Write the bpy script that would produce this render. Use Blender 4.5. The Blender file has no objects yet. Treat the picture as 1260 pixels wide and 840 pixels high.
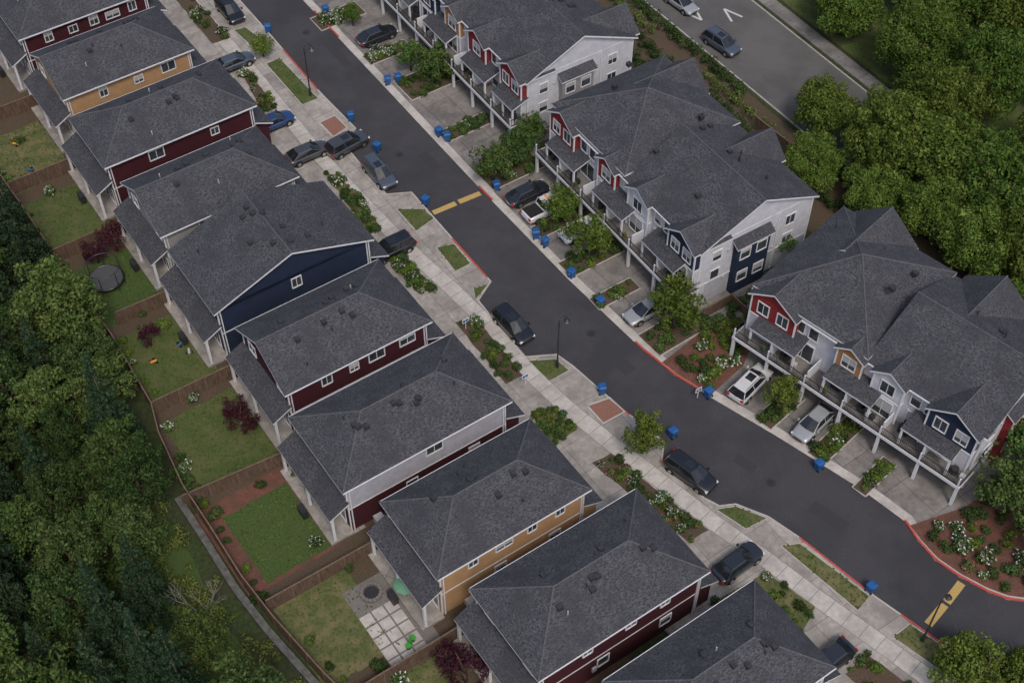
import bpy, math, random
import numpy as np
from mathutils import Vector, Matrix
from mathutils.geometry import tessellate_polygon
random.seed(7); rng=np.random.default_rng(7)
scene=bpy.context.scene; COL=scene.collection

# ------------------------------------------------------------------ materials
MATS={}
def M(name,c1,c2=None,scale=5.0,rough=.85,stretch=(1,1,1),rot=0,bump=0.0,metal=0,detail=5,big=None,bigscale=.15,spec=.3,lines=None,coat=0):
    if name in MATS: return MATS[name]
    m=bpy.data.materials.new(name); m.use_nodes=True; nt=m.node_tree; N=nt.nodes; L=nt.links
    p=N['Principled BSDF']; p.inputs['Roughness'].default_value=rough; p.inputs['Metallic'].default_value=metal
    p.inputs['Specular IOR Level'].default_value=spec
    p.inputs['Coat Weight'].default_value=coat
    if c2 is None: c2=tuple(x*.85 for x in c1)
    tc=N.new('ShaderNodeTexCoord'); mp=N.new('ShaderNodeMapping'); mp.inputs['Scale'].default_value=stretch; mp.inputs['Rotation'].default_value=(0,0,rot)
    L.new(tc.outputs['Object'],mp.inputs[0])
    n=N.new('ShaderNodeTexNoise'); n.inputs['Scale'].default_value=scale; n.inputs['Detail'].default_value=detail; n.inputs['Roughness'].default_value=.65
    L.new(mp.outputs[0],n.inputs['Vector'])
    r=N.new('ShaderNodeValToRGB'); r.color_ramp.elements[0].position=.35; r.color_ramp.elements[1].position=.65
    r.color_ramp.elements[0].color=(*c1,1); r.color_ramp.elements[1].color=(*c2,1)
    L.new(n.outputs['Fac'],r.inputs[0]); out=r.outputs[0]
    if big is not None:
        n2=N.new('ShaderNodeTexNoise'); n2.inputs['Scale'].default_value=bigscale; n2.inputs['Detail'].default_value=6; n2.inputs['Roughness'].default_value=.65
        L.new(tc.outputs['Object'],n2.inputs['Vector'])
        r2=N.new('ShaderNodeValToRGB'); r2.color_ramp.elements[0].position=.42; r2.color_ramp.elements[1].position=.62
        L.new(n2.outputs['Fac'],r2.inputs[0])
        mx=N.new('ShaderNodeMix'); mx.data_type='RGBA'; L.new(r2.outputs[0],mx.inputs['Factor'])
        L.new(out,mx.inputs['A'])
        mm=N.new('ShaderNodeMix'); mm.data_type='RGBA'; mm.blend_type='MIX'; mm.inputs['Factor'].default_value=.7
        L.new(out,mm.inputs['A']); mm.inputs['B'].default_value=(*big,1)
        L.new(mm.outputs['Result'],mx.inputs['B']); out=mx.outputs['Result']
    if lines:
        kind,sz,dark=lines
        if kind=='brick':
            b=N.new('ShaderNodeTexBrick'); b.offset=0; b.inputs['Scale'].default_value=1; b.inputs['Brick Width'].default_value=sz[0]; b.inputs['Row Height'].default_value=sz[1]
            b.inputs['Mortar Size'].default_value=sz[2]; b.inputs['Mortar Smooth'].default_value=.3
            b.inputs['Color1'].default_value=(1,1,1,1); b.inputs['Color2'].default_value=(.80,.80,.80,1); b.inputs['Mortar'].default_value=(dark,dark,dark,1)
            m2=N.new('ShaderNodeMapping'); m2.inputs['Rotation'].default_value=(0,0,rot); L.new(tc.outputs['Object'],m2.inputs[0]); L.new(m2.outputs[0],b.inputs['Vector'])
            lo=b.outputs['Color']
        else:
            s=N.new('ShaderNodeSeparateXYZ'); L.new(tc.outputs['Object'],s.inputs[0])
            a=N.new('ShaderNodeMath'); a.operation='DIVIDE'; a.inputs[1].default_value=sz; L.new(s.outputs[kind],a.inputs[0])
            f=N.new('ShaderNodeMath'); f.operation='FRACT'; L.new(a.outputs[0],f.inputs[0])
            g=N.new('ShaderNodeMapRange'); g.inputs[1].default_value=0; g.inputs[2].default_value=.25; g.inputs[3].default_value=dark; g.inputs[4].default_value=1
            L.new(f.outputs[0],g.inputs[0]); lo=g.outputs[0]
        mu=N.new('ShaderNodeMix'); mu.data_type='RGBA'; mu.blend_type='MULTIPLY'; mu.inputs['Factor'].default_value=1
        L.new(out,mu.inputs['A']); L.new(lo,mu.inputs['B']); out=mu.outputs['Result']
    L.new(out,p.inputs['Base Color'])
    if bump:
        bp=N.new('ShaderNodeBump'); bp.inputs['Strength'].default_value=bump; bp.inputs['Distance'].default_value=.05
        L.new(n.outputs['Fac'],bp.inputs['Height']); L.new(bp.outputs[0],p.inputs['Normal'])
    MATS[name]=m; return m

def LEAF(name,ca,cb,cc,trans=0,var=.22,hue=(.483,.518)):
    m=bpy.data.materials.new(name); m.use_nodes=True; nt=m.node_tree; N=nt.nodes; L=nt.links
    N.remove(N['Principled BSDF']); out=N['Material Output']
    g=N.new('ShaderNodeNewGeometry'); tc=N.new('ShaderNodeTexCoord'); oi=N.new('ShaderNodeObjectInfo')
    r=N.new('ShaderNodeValToRGB'); e=r.color_ramp.elements; e[0].color=(*ca,1); e[1].color=(*cc,1); k=e.new(.5); k.color=(*cb,1)
    n=N.new('ShaderNodeTexNoise'); n.inputs['Scale'].default_value=.9; n.inputs['Detail'].default_value=3
    L.new(tc.outputs['Object'],n.inputs['Vector'])
    a=N.new('ShaderNodeMath'); a.operation='MULTIPLY_ADD'; a.inputs[1].default_value=.55; a.inputs[2].default_value=-.33; L.new(g.outputs['Random Per Island'],a.inputs[0])
    b=N.new('ShaderNodeMath'); b.operation='MULTIPLY_ADD'; b.inputs[1].default_value=1.15; L.new(n.outputs['Fac'],b.inputs[0]); L.new(a.outputs[0],b.inputs[2])
    L.new(b.outputs[0],r.inputs[0])
    hs=N.new('ShaderNodeHueSaturation'); hs.inputs['Saturation'].default_value=.94
    h1=N.new('ShaderNodeMapRange'); h1.inputs[3].default_value=hue[0]; h1.inputs[4].default_value=hue[1]; L.new(oi.outputs['Random'],h1.inputs[0]); L.new(h1.outputs[0],hs.inputs['Hue'])
    wn=N.new('ShaderNodeTexWhiteNoise'); wn.noise_dimensions='1D'; L.new(oi.outputs['Random'],wn.inputs['W'])
    h2=N.new('ShaderNodeMapRange'); h2.inputs[3].default_value=1-var; h2.inputs[4].default_value=1+var; L.new(wn.outputs['Value'],h2.inputs[0]); L.new(h2.outputs[0],hs.inputs['Value'])
    L.new(r.outputs[0],hs.inputs['Color'])
    d=N.new('ShaderNodeBsdfDiffuse'); L.new(hs.outputs[0],d.inputs[0])
    if trans:
        t=N.new('ShaderNodeBsdfTranslucent'); mx=N.new('ShaderNodeMixShader'); mx.inputs[0].default_value=trans
        L.new(hs.outputs[0],t.inputs[0]); L.new(d.outputs[0],mx.inputs[1]); L.new(t.outputs[0],mx.inputs[2]); L.new(mx.outputs[0],out.inputs[0])
    else: L.new(d.outputs[0],out.inputs[0])
    MATS[name]=m; return m

asphalt=M('asphalt',(.040,.039,.044),(.064,.062,.068),9,.9,big=(.034,.033,.037),bigscale=.16,bump=.1)
asphaltp=M('asphalt_patch',(.034,.033,.037),(.046,.045,.049),9,.9)
asphalt2=M('asphalt_old',(.098,.093,.091),(.130,.124,.121),7,.9,big=(.072,.069,.068))
concL=M('concrete_light',(.30,.272,.245),(.42,.388,.355),2.2,.9,big=(.21,.19,.172),bigscale=.4,rot=math.radians(-34.5),lines=('brick',(3.2,3.2,.035),.55))
concS=M('concrete_sidewalk',(.40,.37,.337),(.50,.468,.43),2.5,.9,big=(.30,.273,.25),bigscale=.45)
concR=M('concrete_drive',(.19,.175,.165),(.27,.25,.233),2.0,.9,big=(.115,.107,.10),bigscale=.35,rot=math.radians(-36),lines=('brick',(3.0,4.1,.04),.5))
jointm=M('joint',(.16,.15,.14),(.2,.19,.18))
kerbm=M('kerb_concrete',(.34,.31,.285),(.44,.41,.38),4)
redk=M('kerb_red_paint',(.36,.045,.035),(.46,.10,.08),6,.7)
yel=M('yellow_paint',(.50,.33,.09),(.34,.25,.11),7,.8)
whitep=M('white_road_paint',(.55,.55,.55),(.40,.40,.40),12,.8)
grass=M('grass',(.038,.060,.015),(.080,.108,.030),5,.95,bump=.6,detail=9,big=(.11,.11,.045),bigscale=.6)
lush=M('grass_lush',(.032,.062,.014),(.066,.108,.025),5,.95,bump=.6,detail=9,big=(.055,.075,.024),bigscale=.6)
patchy=M('grass_patchy',(.050,.068,.020),(.105,.118,.042),4,.95,bump=.6,detail=9,big=(.18,.148,.075),bigscale=.7)
soil=M('mulch',(.055,.036,.025),(.12,.08,.057),7,.95,bump=.6,detail=8,big=(.065,.06,.033),bigscale=.6)
redm=M('red_mulch',(.11,.045,.032),(.18,.08,.058),7,.95,bump=.6,detail=8,big=(.075,.05,.035),bigscale=.8)
forestg=M('forest_floor',(.020,.032,.011),(.048,.068,.022),2.5,.95,bump=.8,detail=9,big=(.045,.042,.024),bigscale=.25)
gravel=M('gravel',(.12,.11,.1),(.2,.185,.17),14,.95,bump=.4)
brickp=M('brick_paving',(.18,.085,.065),(.26,.135,.10),9,.9)
shingle=M('shingle',(.018,.019,.023),(.108,.110,.122),1.0,.92,stretch=(4.5,4.5,20),detail=7,bump=.6,big=(.042,.043,.050),bigscale=.5,spec=.2)
trimw=M('trim_white',(.58,.58,.60),(.66,.66,.68),3,.6)
glass=M('window_glass',(.02,.025,.03),(.07,.08,.09),.6,.08,spec=.6)
wood=M('fence_wood',(.075,.048,.034),(.15,.098,.068),2,.9,stretch=(3,3,.5),lines=('X',.16,.6))
woodc=M('fence_cap',(.12,.08,.055),(.18,.125,.09),3,.9)
block=M('retaining_block',(.07,.07,.066),(.14,.14,.13),2,.95)
vent=M('vent_metal',(.025,.025,.029),(.045,.045,.05),3,.6)
pipew=M('pipe_light',(.42,.42,.42))
darkm=M('dark_metal',(.02,.02,.022),(.03,.03,.032),3,.45,spec=.5)
lampg=M('lantern_glass',(.5,.48,.42),(.55,.52,.45),3,.3)
garage=M('garage_door',(.30,.28,.26),(.36,.34,.32),2,.7,lines=('Z',.55,.75))
bark=M('bark',(.07,.05,.038),(.12,.09,.07),6,.95,stretch=(1,1,.2))
bluem=M('bin_blue',(.012,.075,.23),(.02,.10,.29),4,.5,spec=.4)
blackr=M('black_rubber',(.012,.012,.013),(.02,.02,.021),5,.8)
def SID(n,c): return M('siding_'+n,c,tuple(x*.82 for x in c),1.2,.8,lines=('Z',.2,.70))
sid={'white':SID('white',(.57,.57,.61)),'maroon':SID('maroon',(.058,.012,.018)),'red':SID('red',(.23,.025,.028)),'tan':SID('tan',(.46,.275,.14)),
 'navy':SID('navy',(.017,.028,.058)),'gray':SID('gray',(.31,.30,.30)),'orange':SID('orange',(.38,.19,.08)),'lav':SID('lavender',(.42,.42,.48)),'lgray':SID('lgray',(.42,.43,.46))}
LG=LEAF('leaf_bright',(.034,.066,.011),(.110,.172,.026),(.23,.29,.055),.3,.2)
LD=LEAF('leaf_dark',(.014,.032,.010),(.042,.074,.020),(.10,.14,.042),var=.3)
LM=LEAF('leaf_mid',(.022,.048,.012),(.066,.110,.026),(.14,.185,.048),var=.26)
LP=LEAF('leaf_purple',(.02,.006,.010),(.05,.014,.022),(.09,.03,.04))
LC=LEAF('leaf_conifer',(.010,.024,.012),(.028,.056,.028),(.065,.095,.042))
LW=LEAF('blossom_white',(.42,.43,.38),(.58,.58,.54),(.72,.72,.67))
LR=LEAF('blossom_pink',(.35,.06,.08),(.5,.12,.14),(.6,.25,.25))
LY=LEAF('leaf_yellowish',(.045,.072,.014),(.105,.145,.032),(.20,.23,.06))
LGR=LEAF('grass_blades',(.032,.055,.013),(.070,.102,.026),(.13,.15,.05))

# ------------------------------------------------------------------ geometry helpers
def mesh_obj(name,verts,faces,mats,midx=None,parent=None,smooth=False,loc=(0,0,0),ang=0):
    me=bpy.data.meshes.new(name); me.from_pydata([tuple(v) for v in verts],[],faces)
    for m in (mats if isinstance(mats,(list,tuple)) else [mats]): me.materials.append(m)
    if midx: me.polygons.foreach_set('material_index',midx)
    if smooth: me.polygons.foreach_set('use_smooth',[True]*len(me.polygons))
    me.update()
    o=bpy.data.objects.new(name,me); COL.objects.link(o)
    o.location=loc; o.rotation_euler=(0,0,ang)
    if parent: o.parent=parent
    return o
def sheet(name,pts,z,mat,skirt=0):
    n=len(pts)
    area=sum(pts[i][0]*pts[(i+1)%n][1]-pts[(i+1)%n][0]*pts[i][1] for i in range(n))
    if area<0: pts=pts[::-1]
    tris=tessellate_polygon([[Vector((p[0],p[1],0)) for p in pts]])
    v=[(p[0],p[1],z) for p in pts]; f=[]
    for t in tris:
        a,b,c=[pts[i] for i in t]
        cr=(b[0]-a[0])*(c[1]-a[1])-(b[1]-a[1])*(c[0]-a[0])
        f.append(tuple(t) if cr>0 else tuple(t[::-1]))
    if skirt:
        v+=[(p[0],p[1],z-skirt) for p in pts]
        for i in range(n):
            j=(i+1)%n; f.append((i,i+n,j+n,j))
    return mesh_obj(name,v,f,mat)
def wobble(pts,amp=.12,step=.6):
    out=[]
    for i in range(len(pts)):
        a=Vector(pts[i]);b=Vector(pts[(i+1)%len(pts)]);l=(b-a).length;k=max(1,int(l/step))
        for j in range(k):
            p=a.lerp(b,j/k); out.append((p.x+random.uniform(-amp,amp),p.y+random.uniform(-amp,amp)))
    return out
def offs(pl,d):
    out=[]
    for i,p in enumerate(pl):
        a=Vector(pl[max(i-1,0)]); b=Vector(pl[min(i+1,len(pl)-1)]); t=(b-a).normalized()
        out.append((p[0]-t.y*d,p[1]+t.x*d))
    return out   # positive d = left of travel
def strip(name,pl,w,z0,z1,mat,shift=0):
    a=offs(pl,shift+w/2); b=offs(pl,shift-w/2); n=len(pl)
    v=[(p[0],p[1],z1) for p in a]+[(p[0],p[1],z1) for p in b]+[(p[0],p[1],z0) for p in a]+[(p[0],p[1],z0) for p in b]; f=[]
    for i in range(n-1):
        f+=[(i,i+n,i+n+1,i+1)]
        f+=[(i,i+1,i+1+2*n,i+2*n),(i+n,i+3*n,i+3*n+1,i+n+1)]
    f+=[(0,2*n,3*n,n),(n-1,2*n-1,4*n-1,3*n-1)]
    return mesh_obj(name,v,f,mat)
def rect(cx,cy,lx,ly,ang):
    c,s=math.cos(math.radians(ang)),math.sin(math.radians(ang))
    return [(cx+x*c-y*s,cy+x*s+y*c) for x,y in ((-lx/2,-ly/2),(lx/2,-ly/2),(lx/2,ly/2),(-lx/2,ly/2))]
def along(pl,step):
    out=[];acc=0
    for i in range(len(pl)-1):
        a=Vector(pl[i]);b=Vector(pl[i+1]);l=(b-a).length;t=(b-a).normalized()
        s=acc
        while s<l: out.append((a+t*s,t)); s+=step
        acc=s-l
    return out
def inpoly(x,y,P):
    r=False;j=len(P)-1
    for i in range(len(P)):
        if (P[i][1]>y)!=(P[j][1]>y) and x<(P[j][0]-P[i][0])*(y-P[i][1])/(P[j][1]-P[i][1])+P[i][0]: r=not r
        j=i
    return r
class G:
    def __init__(s): s.parts={}
    def add(s,part,mat,verts,faces):
        V,Fc,Mt,mi=s.parts.setdefault(part,([],[],[],[]))
        if mat not in Mt: Mt.append(mat)
        k=Mt.index(mat); n=len(V); V.extend(verts)
        for f in faces: Fc.append(tuple(i+n for i in f)); mi.append(k)
    def box(s,part,mat,x0,x1,y0,y1,z0,z1):
        s.add(part,mat,[(x,y,z) for z in (z0,z1) for x,y in ((x0,y0),(x1,y0),(x1,y1),(x0,y1))],
          [(3,2,1,0),(4,5,6,7),(0,1,5,4),(1,2,6,5),(2,3,7,6),(3,0,4,7)])
    def cyl(s,part,mat,p,q,r0,r1,n=8):
        p=Vector(p);q=Vector(q);d=(q-p).normalized(); a=d.orthogonal().normalized(); b=d.cross(a)
        V=[];
        for c,r in((p,r0),(q,r1)):
            for i in range(n):
                t=2*math.pi*i/n; V.append(tuple(c+a*(math.cos(t)*r)+b*(math.sin(t)*r)))
        Fc=[(i,(i+1)%n,n+(i+1)%n,n+i) for i in range(n)]+[tuple(range(n))[::-1],tuple(range(n,2*n))]
        s.add(part,mat,V,Fc)
    def finish(s,name,loc=(0,0,0),ang=0,smooth=()):
        if len(s.parts)==1:
            (V,Fc,Mt,mi),=s.parts.values()
            return mesh_obj(name,V,Fc,Mt,mi,loc=loc,ang=ang)
        e=bpy.data.objects.new(name,None); COL.objects.link(e); e.location=loc; e.rotation_euler=(0,0,ang)
        for k,(V,Fc,Mt,mi) in s.parts.items():
            mesh_obj(k,V,Fc,Mt,mi,parent=e,smooth=(k in smooth))
        return e

ridgem=M('ridge_cap',(.065,.066,.074),(.115,.116,.126),6,.9)
def roof(g,x0,x1,y0,y1,z,rise,axis='x',g0=False,g1=False,wallmat=None,inset=.45,th=.2,part='roof',mat=None):
    """hip / gable roof; g0,g1 = gable at low / high end of the ridge axis."""
    mat=mat or shingle
    sw=(axis=='y')
    if sw: x0,x1,y0,y1=y0,y1,x0,x1
    h=(y1-y0)/2; ym=(y0+y1)/2
    hh=min(h,(x1-x0)/2-.01) if not(g0 or g1) else h
    ra=x0 if g0 else x0+hh; rb=x1 if g1 else x1-hh
    P=[(x0,y0,z),(x1,y0,z),(x1,y1,z),(x0,y1,z),(ra,ym,z+rise),(rb,ym,z+rise)]
    T=lambda p:(p[1],p[0],p[2]) if sw else p
    top=[(0,1,5,4),(2,3,4,5)]
    if not g0: top.append((3,0,4))
    if not g1: top.append((1,2,5))
    if sw: top=[f[::-1] for f in top]
    g.add(part,mat,[T(p) for p in P],top)
    outl=[0,1]+([5] if g1 else [])+[2,3]+([4] if g0 else [])
    low=[(p[0],p[1],p[2]-th) for p in P]
    V=[T(P[i]) for i in outl]+[T(low[i]) for i in outl]; n=len(outl)
    fs=[(i,i+n,(i+1)%n+n,(i+1)%n) for i in range(n)]
    if sw: fs=[f[::-1] for f in fs]
    g.add('fascia',trimw,V,fs)
    g.add('fascia',trimw,[T(p) for p in low],[f[::-1] for f in top])
    def cap(a,b): g.cyl('ridge_caps',ridgem,T(a),T(b),.07,.07,6)
    cap(P[4],P[5])
    if not g0: cap(P[0],P[4]); cap(P[3],P[4])
    if not g1: cap(P[1],P[5]); cap(P[2],P[5])
    if wallmat:
        k=rise/h
        for fl,xe,sg in((g0,x0,1),(g1,x1,-1)):
            if fl:
                xx=xe+sg*inset; a,b=y0+inset,y1-inset; zz=z+inset*k-th
                Q=[(xx,a,z-th-.3),(xx,b,z-th-.3),(xx,b,zz),(xx,ym,z+rise-th),(xx,a,zz)]
                g.add('gable_wall',wallmat,[T(q) for q in Q],[(0,1,2,3,4)])
def window(g,face,a,z,c,w,h,mull=1,bars=0):
    """face 'x+','x-','y+','y-'; a = wall coordinate; c=centre along wall; z=sill height"""
    ax=face[0]; s=1 if face[1]=='+' else -1
    def bx(part,m,c0,c1,z0,z1,d0,d1):
        lo,hi=sorted((a+s*d0,a+s*d1))
        if ax=='x': g.box(part,m,lo,hi,c0,c1,z0,z1)
        else: g.box(part,m,c0,c1,lo,hi,z0,z1)
    t=.10
    bx('window_glass',glass,c-w/2,c+w/2,z,z+h,-.02,.02)
    bx('window_frame',trimw,c-w/2-t,c-w/2,z-t,z+h+t,-.02,.07); bx('window_frame',trimw,c+w/2,c+w/2+t,z-t,z+h+t,-.02,.07)
    bx('window_frame',trimw,c-w/2,c+w/2,z-t,z,-.02,.09); bx('window_frame',trimw,c-w/2,c+w/2,z+h,z+h+t,-.02,.08)
    for i in range(mull):
        cc=c-w/2+w*(i+1)/(mull+1); bx('window_frame',trimw,cc-.03,cc+.03,z,z+h,-.02,.045)
    if random.random()<.5: bx('window_blind',pipew,c-w/2,c+w/2,z+h*random.uniform(.35,.7),z+h,.021,.028)

# ------------------------------------------------------------------ world & light
w=bpy.data.worlds.new('World'); scene.world=w; w.use_nodes=True
sky=w.node_tree.nodes.new('ShaderNodeTexSky'); sky.sky_type='NISHITA'; sky.sun_disc=False
SEL,SAZ=math.radians(56),math.radians(165)   # azimuth measured from +Y clockwise
sky.sun_elevation=SEL; sky.sun_rotation=SAZ; sky.air_density=1.0; sky.dust_density=4.0; sky.ozone_density=1.0
bg=w.node_tree.nodes['Background']; bg.inputs[1].default_value=.145
w.node_tree.links.new(sky.outputs[0],bg.inputs[0])
sd=bpy.data.lights.new('sun','SUN'); sd.energy=1.4; sd.angle=math.radians(12); sd.color=(1,.96,.90)
so=bpy.data.objects.new('sun',sd); COL.objects.link(so)
dv=Vector((math.sin(SAZ)*math.cos(SEL),math.cos(SAZ)*math.cos(SEL),math.sin(SEL)))
so.rotation_euler=dv.to_track_quat('Z','Y').to_euler(); so.location=(0,0,60)
cd=bpy.data.cameras.new('camera'); cam=bpy.data.objects.new('camera',cd); COL.objects.link(cam)
cam.location=(0,-82.92,98.82); cam.rotation_euler=(math.radians(40),0,0); cd.lens=48; cd.sensor_width=36; cd.clip_end=2000
scene.camera=cam
scene.view_settings.view_transform='Standard'; scene.view_settings.look='None'; scene.view_settings.exposure=0

# ------------------------------------------------------------------ ground, roads
LK=[(-60,94.2),(-32.6,53.3),(-28.4,47),(-21.3,36.1),(-16.9,30.1),(-17.9,27.4),(-13.0,19.9),(-10.4,20.2),(-5.7,13.1),(-2.0,7.6),(-3.2,5.1),(1.2,-1.9),(4.2,-1.6),(5.7,-3.0),(10,-8),(13.6,-11.6),(13.2,-14.0),(16.6,-17.6),(17.8,-18.4),(19.2,-18.2),(21.9,-19.5),(24.3,-21.6),(29.6,-27.1),(34.1,-31.2),(38.1,-34.8),(60,-54)]
RK=[(-52.4,94.2),(-25.1,53.3),(-13.6,36.1),(-3.4,20.8),(5.6,7.8),(12.2,-1.0),(15,-4.1),(18.5,-7),(23.9,-11.3),(30.3,-16.8),(33.4,-20.0),(34.1,-21.9),(35.2,-23.8),(36.9,-25.4),(38.9,-26.8),(40.4,-27.5),(43,-27.9),(75,-27)]
SW=[(-62,93),(-38.4,53.0),(-29.0,39.0),(-20.5,25.7),(-15.6,18.9),(-10.6,12.2),(-6.0,6.8),(-2.0,1.7),(1.5,-3.7),(4.8,-7.7),(9.0,-12.1),(13.0,-16.0),(17.2,-20.2),(21.4,-24.0),(24.9,-27.4),(29.0,-31.1),(33.3,-35.1),(55,-54.5)]
sheet('ground',[(-700,-400),(700,-400),(700,900),(-700,900)],-.03,forestg)
sheet('road',[(-68,92),(-36,50),(-14,16),(8,-14),(18,-24),(40,-42),(60,-58),(90,-58),(90,-24),(44,-24),(36,-18),(20,-4),(8,9),(-22,53),(-48,96)],0,asphalt)
for x,y,l,wd,a in ((-8.8,25,3,1.2,-56),(9.6,-2,4.5,1.4,-50),(27,-19.5,3.5,1.3,-42),(-20,43,5,1,-56),(20.5,-14,2,1,-42)): sheet('road_patch',rect(x,y,l,wd,a),.004,asphaltp)
g=G()
for x,y in ((-12,26),(7.5,1.0),(22.5,-16),(-24,47)):
    g.cyl('m',darkm,(x,y,.0),(x,y,.012),.36,.36,18); g.cyl('m',asphaltp,(x,y,.0),(x,y,.008),.5,.5,18)
g.finish('manhole_covers')
LB=[(-72,88),(-50,52),(-36,28),(-22,8),(-9,-8),(2,-20),(14,-32),(26,-42),(50,-64)]
sheet('pavement',LK+LB[::-1],.12,concL,skirt=.14)
strip('sidewalk',SW,1.6,.10,.124,concS)
g=G()
for p,t in along(SW,1.6):
    n=Vector((-t.y,t.x)); a=p+n*.8-t*.025; b=p-n*.8-t*.025; c=b+t*.05; d=a+t*.05
    g.add('j',jointm,[(q.x,q.y,.128) for q in (a,b,c,d)],[(0,1,2,3)])
for sgn in (.8,-.8):
    pl=offs(SW,sgn)
    for i in range(len(pl)-1):
        a=Vector(pl[i]);b=Vector(pl[i+1]);t=(b-a).normalized();n=Vector((-t.y,t.x))*.025
        g.add('j',jointm,[(q.x,q.y,.1285) for q in (a-n,b-n,b+n,a+n)],[(0,1,2,3)])
g.finish('sidewalk_joints')
strip('kerb',LK,.16,-.02,.135,kerbm,shift=-.09)
RB=[(70,-12),(46,-10),(36,2),(22,10),(10,30),(-6,50),(-36,92)]
sheet('driveway_pavement',RK+RB,.07,concR,skirt=.09)
strip('gutter',RK,.9,.0,.078,concS,shift=.45)
def seg(pl,a,b,n=14):
    pts=along(pl,.25); i0=min(range(len(pts)),key=lambda i:(pts[i][0]-Vector(a)).length); i1=min(range(len(pts)),key=lambda i:(pts[i][0]-Vector(b)).length)
    return [tuple(pts[i][0]) for i in range(i0,i1+1,2)]
for a,b in (((-26.3,43.8),(-21.6,36.5)),((-5.9,13.4),(-2.4,8.2)),((9.3,-7.2),(10.8,-8.9)),((24.3,-21.6),(29.6,-27.1)),((31.4,-28.8),(34.6,-31.6))):
    strip('red_kerb',seg(LK,a,b),.18,-.02,.142,redk,shift=-.09)
for a,b in (((-23.5,51),(-20.2,46)),((-3.6,21.1),(-2.2,19)),((11.6,-.2),(17.4,-6.1)),((33.4,-20),(43,-27.9))):
    strip('red_kerb',seg(RK,a,b),.2,-.02,.15,redk,shift=.1)
def tp(*a): return [tuple(a[i:i+2]) for i in range(0,len(a),2)]
TUFT=[]   # lawn polygons that also get real blades
for P in (tp(-32.5,47.3,-31.1,47.8,-27.9,44.3,-29.8,44.0),tp(-28,41.1,-26.5,42.1,-21.5,35.1,-23.2,34),tp(-11.9,17.7,-9.2,17.7,-7.9,16.3,-9.7,14.5),
          tp(-7.6,12.2,-5.8,12.7,-4.1,10,-5.6,8.9),tp(-3.8,6.7,-2.3,7.2,-3.5,5.2),tp(1.5,-2.4,4.1,-2.2,5.3,-3.6,3.4,-4.9),
          tp(17.4,-18.8,19.2,-18.5,21.7,-19.7,19.8,-20.8),tp(22.5,-22.4,24.2,-22.2,29.2,-27.2,28,-28.5),tp(30.4,-30.9,32,-29.7,34.2,-31.6,37,-34.4,35,-35)):
    sheet('lawn',P,.128,grass if P[0][0]<20 else patchy); strip('lawn_edging',P+[P[0]],.1,.1,.134,kerbm); TUFT.append((P,.13,18))
for P in (tp(-21,31,-19.4,32.2,-17.9,30.2,-19.3,28.7),tp(6.8,-7.7,8.9,-6.8,10.2,-8.4,8.2,-9.7)):
    sheet('brick_planter',P,.128,brickp); strip('planter_edge',P+[P[0]],.2,.1,.16,kerbm)
beds=[tp(-40.3,53.3,-37.9,53.3,-32.7,45.8,-34.6,44.7),tp(-30.3,39.0,-29.3,39.0,-25.9,33.4,-27.4,32.6),tp(-19.7,23.0,-18.2,22.8,-13.2,14.9,-14.4,13.9),
 tp(-12.3,10.3,-10.9,10.7,-7.3,6.7,-8.9,6.0),tp(-5.4,2.3,-3.4,2.8,1.0,-4.2,-.6,-5.2),tp(1.6,-8.4,3.8,-7.8,5.9,-10.3,3.6,-12.2),tp(7.0,-14.0,8.8,-13.0,16.6,-20.9,14.8,-22.1),
 tp(15.9,-28,21,-25,24.6,-28.2,23,-31),tp(26.1,-34.1,28.1,-32.3,32,-36,30,-38)]
for i,P in enumerate(beds):
    m=soil if i in (0,1,4,6,8) else patchy
    sheet('garden_bed',wobble(P,.07),.129,m)
    if m is patchy: TUFT.append((P,.13,14))
isl=[(-20.5,50,6,2.8,34),(-14.3,43.2,5.5,2,34),(-9.5,38.2,6.5,4,34),(-4.9,30.4,5.5,2,34),(-.2,23.6,6.5,3.4,34),(4.9,15.9,6,1.9,34),(7.9,10.9,6.5,2.4,34),(10.0,6.0,5,1.7,34),(15.6,1.4,6.8,3.2,36),(24.3,-8.0,5,1.9,44),(28.9,-11.4,6,1.9,44),(31.6,-15.4,4.6,1.4,45)]
for i in isl: sheet('planting_island',rect(*i),.084,soil); strip('island_edge',rect(*i)+[rect(*i)[0]],.12,.05,.13,kerbm)
cornerbed=[(14.0,-2.6),(15.3,-4.0),(18.2,-6.4),(21.5,-3),(23.5,1.5),(20,3)]
sheet('garden_bed',cornerbed,.088,redm)
seBed=[(33.8,-20.4),(34.4,-21.8),(35.5,-23.6),(37.1,-25.1),(39,-26.4),(40.5,-27.1),(43,-27.5),(60,-27),(60,-12),(46,-14),(38.7,-18.6)]
sheet('garden_bed',seBed,.088,redm)
def bar(a,b,wd,mat,z=.004,name='road_marking'):
    a=Vector(a);b=Vector(b);n=(b-a).normalized(); n=Vector((-n.y,n.x))*wd/2
    return sheet(name,[tuple(a-n),tuple(b-n),tuple(b+n),tuple(a+n)],z,mat)
bar((-8.1,17.2),(-5.8,18.6),.65,yel); bar((-5.5,18.8),(-3.3,20.1),.65,yel)
bar((33.5,-29.7),(35.2,-27.9),.7,yel); bar((35.4,-27.7),(37,-25.9),.7,yel)
sheet('upper_street',[(-12,94.2),(15.6,53.3),(24.8,39.6),(33,27.4),(60,-12),(71,-6),(40,35.5),(28.5,53.3),(1,94)],.0,asphalt2)
strip('upper_sidewalk',[(3,94),(30.3,53.3),(41.8,35.5),(72,-9)],1.8,-.02,.12,concR,shift=0)
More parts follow.
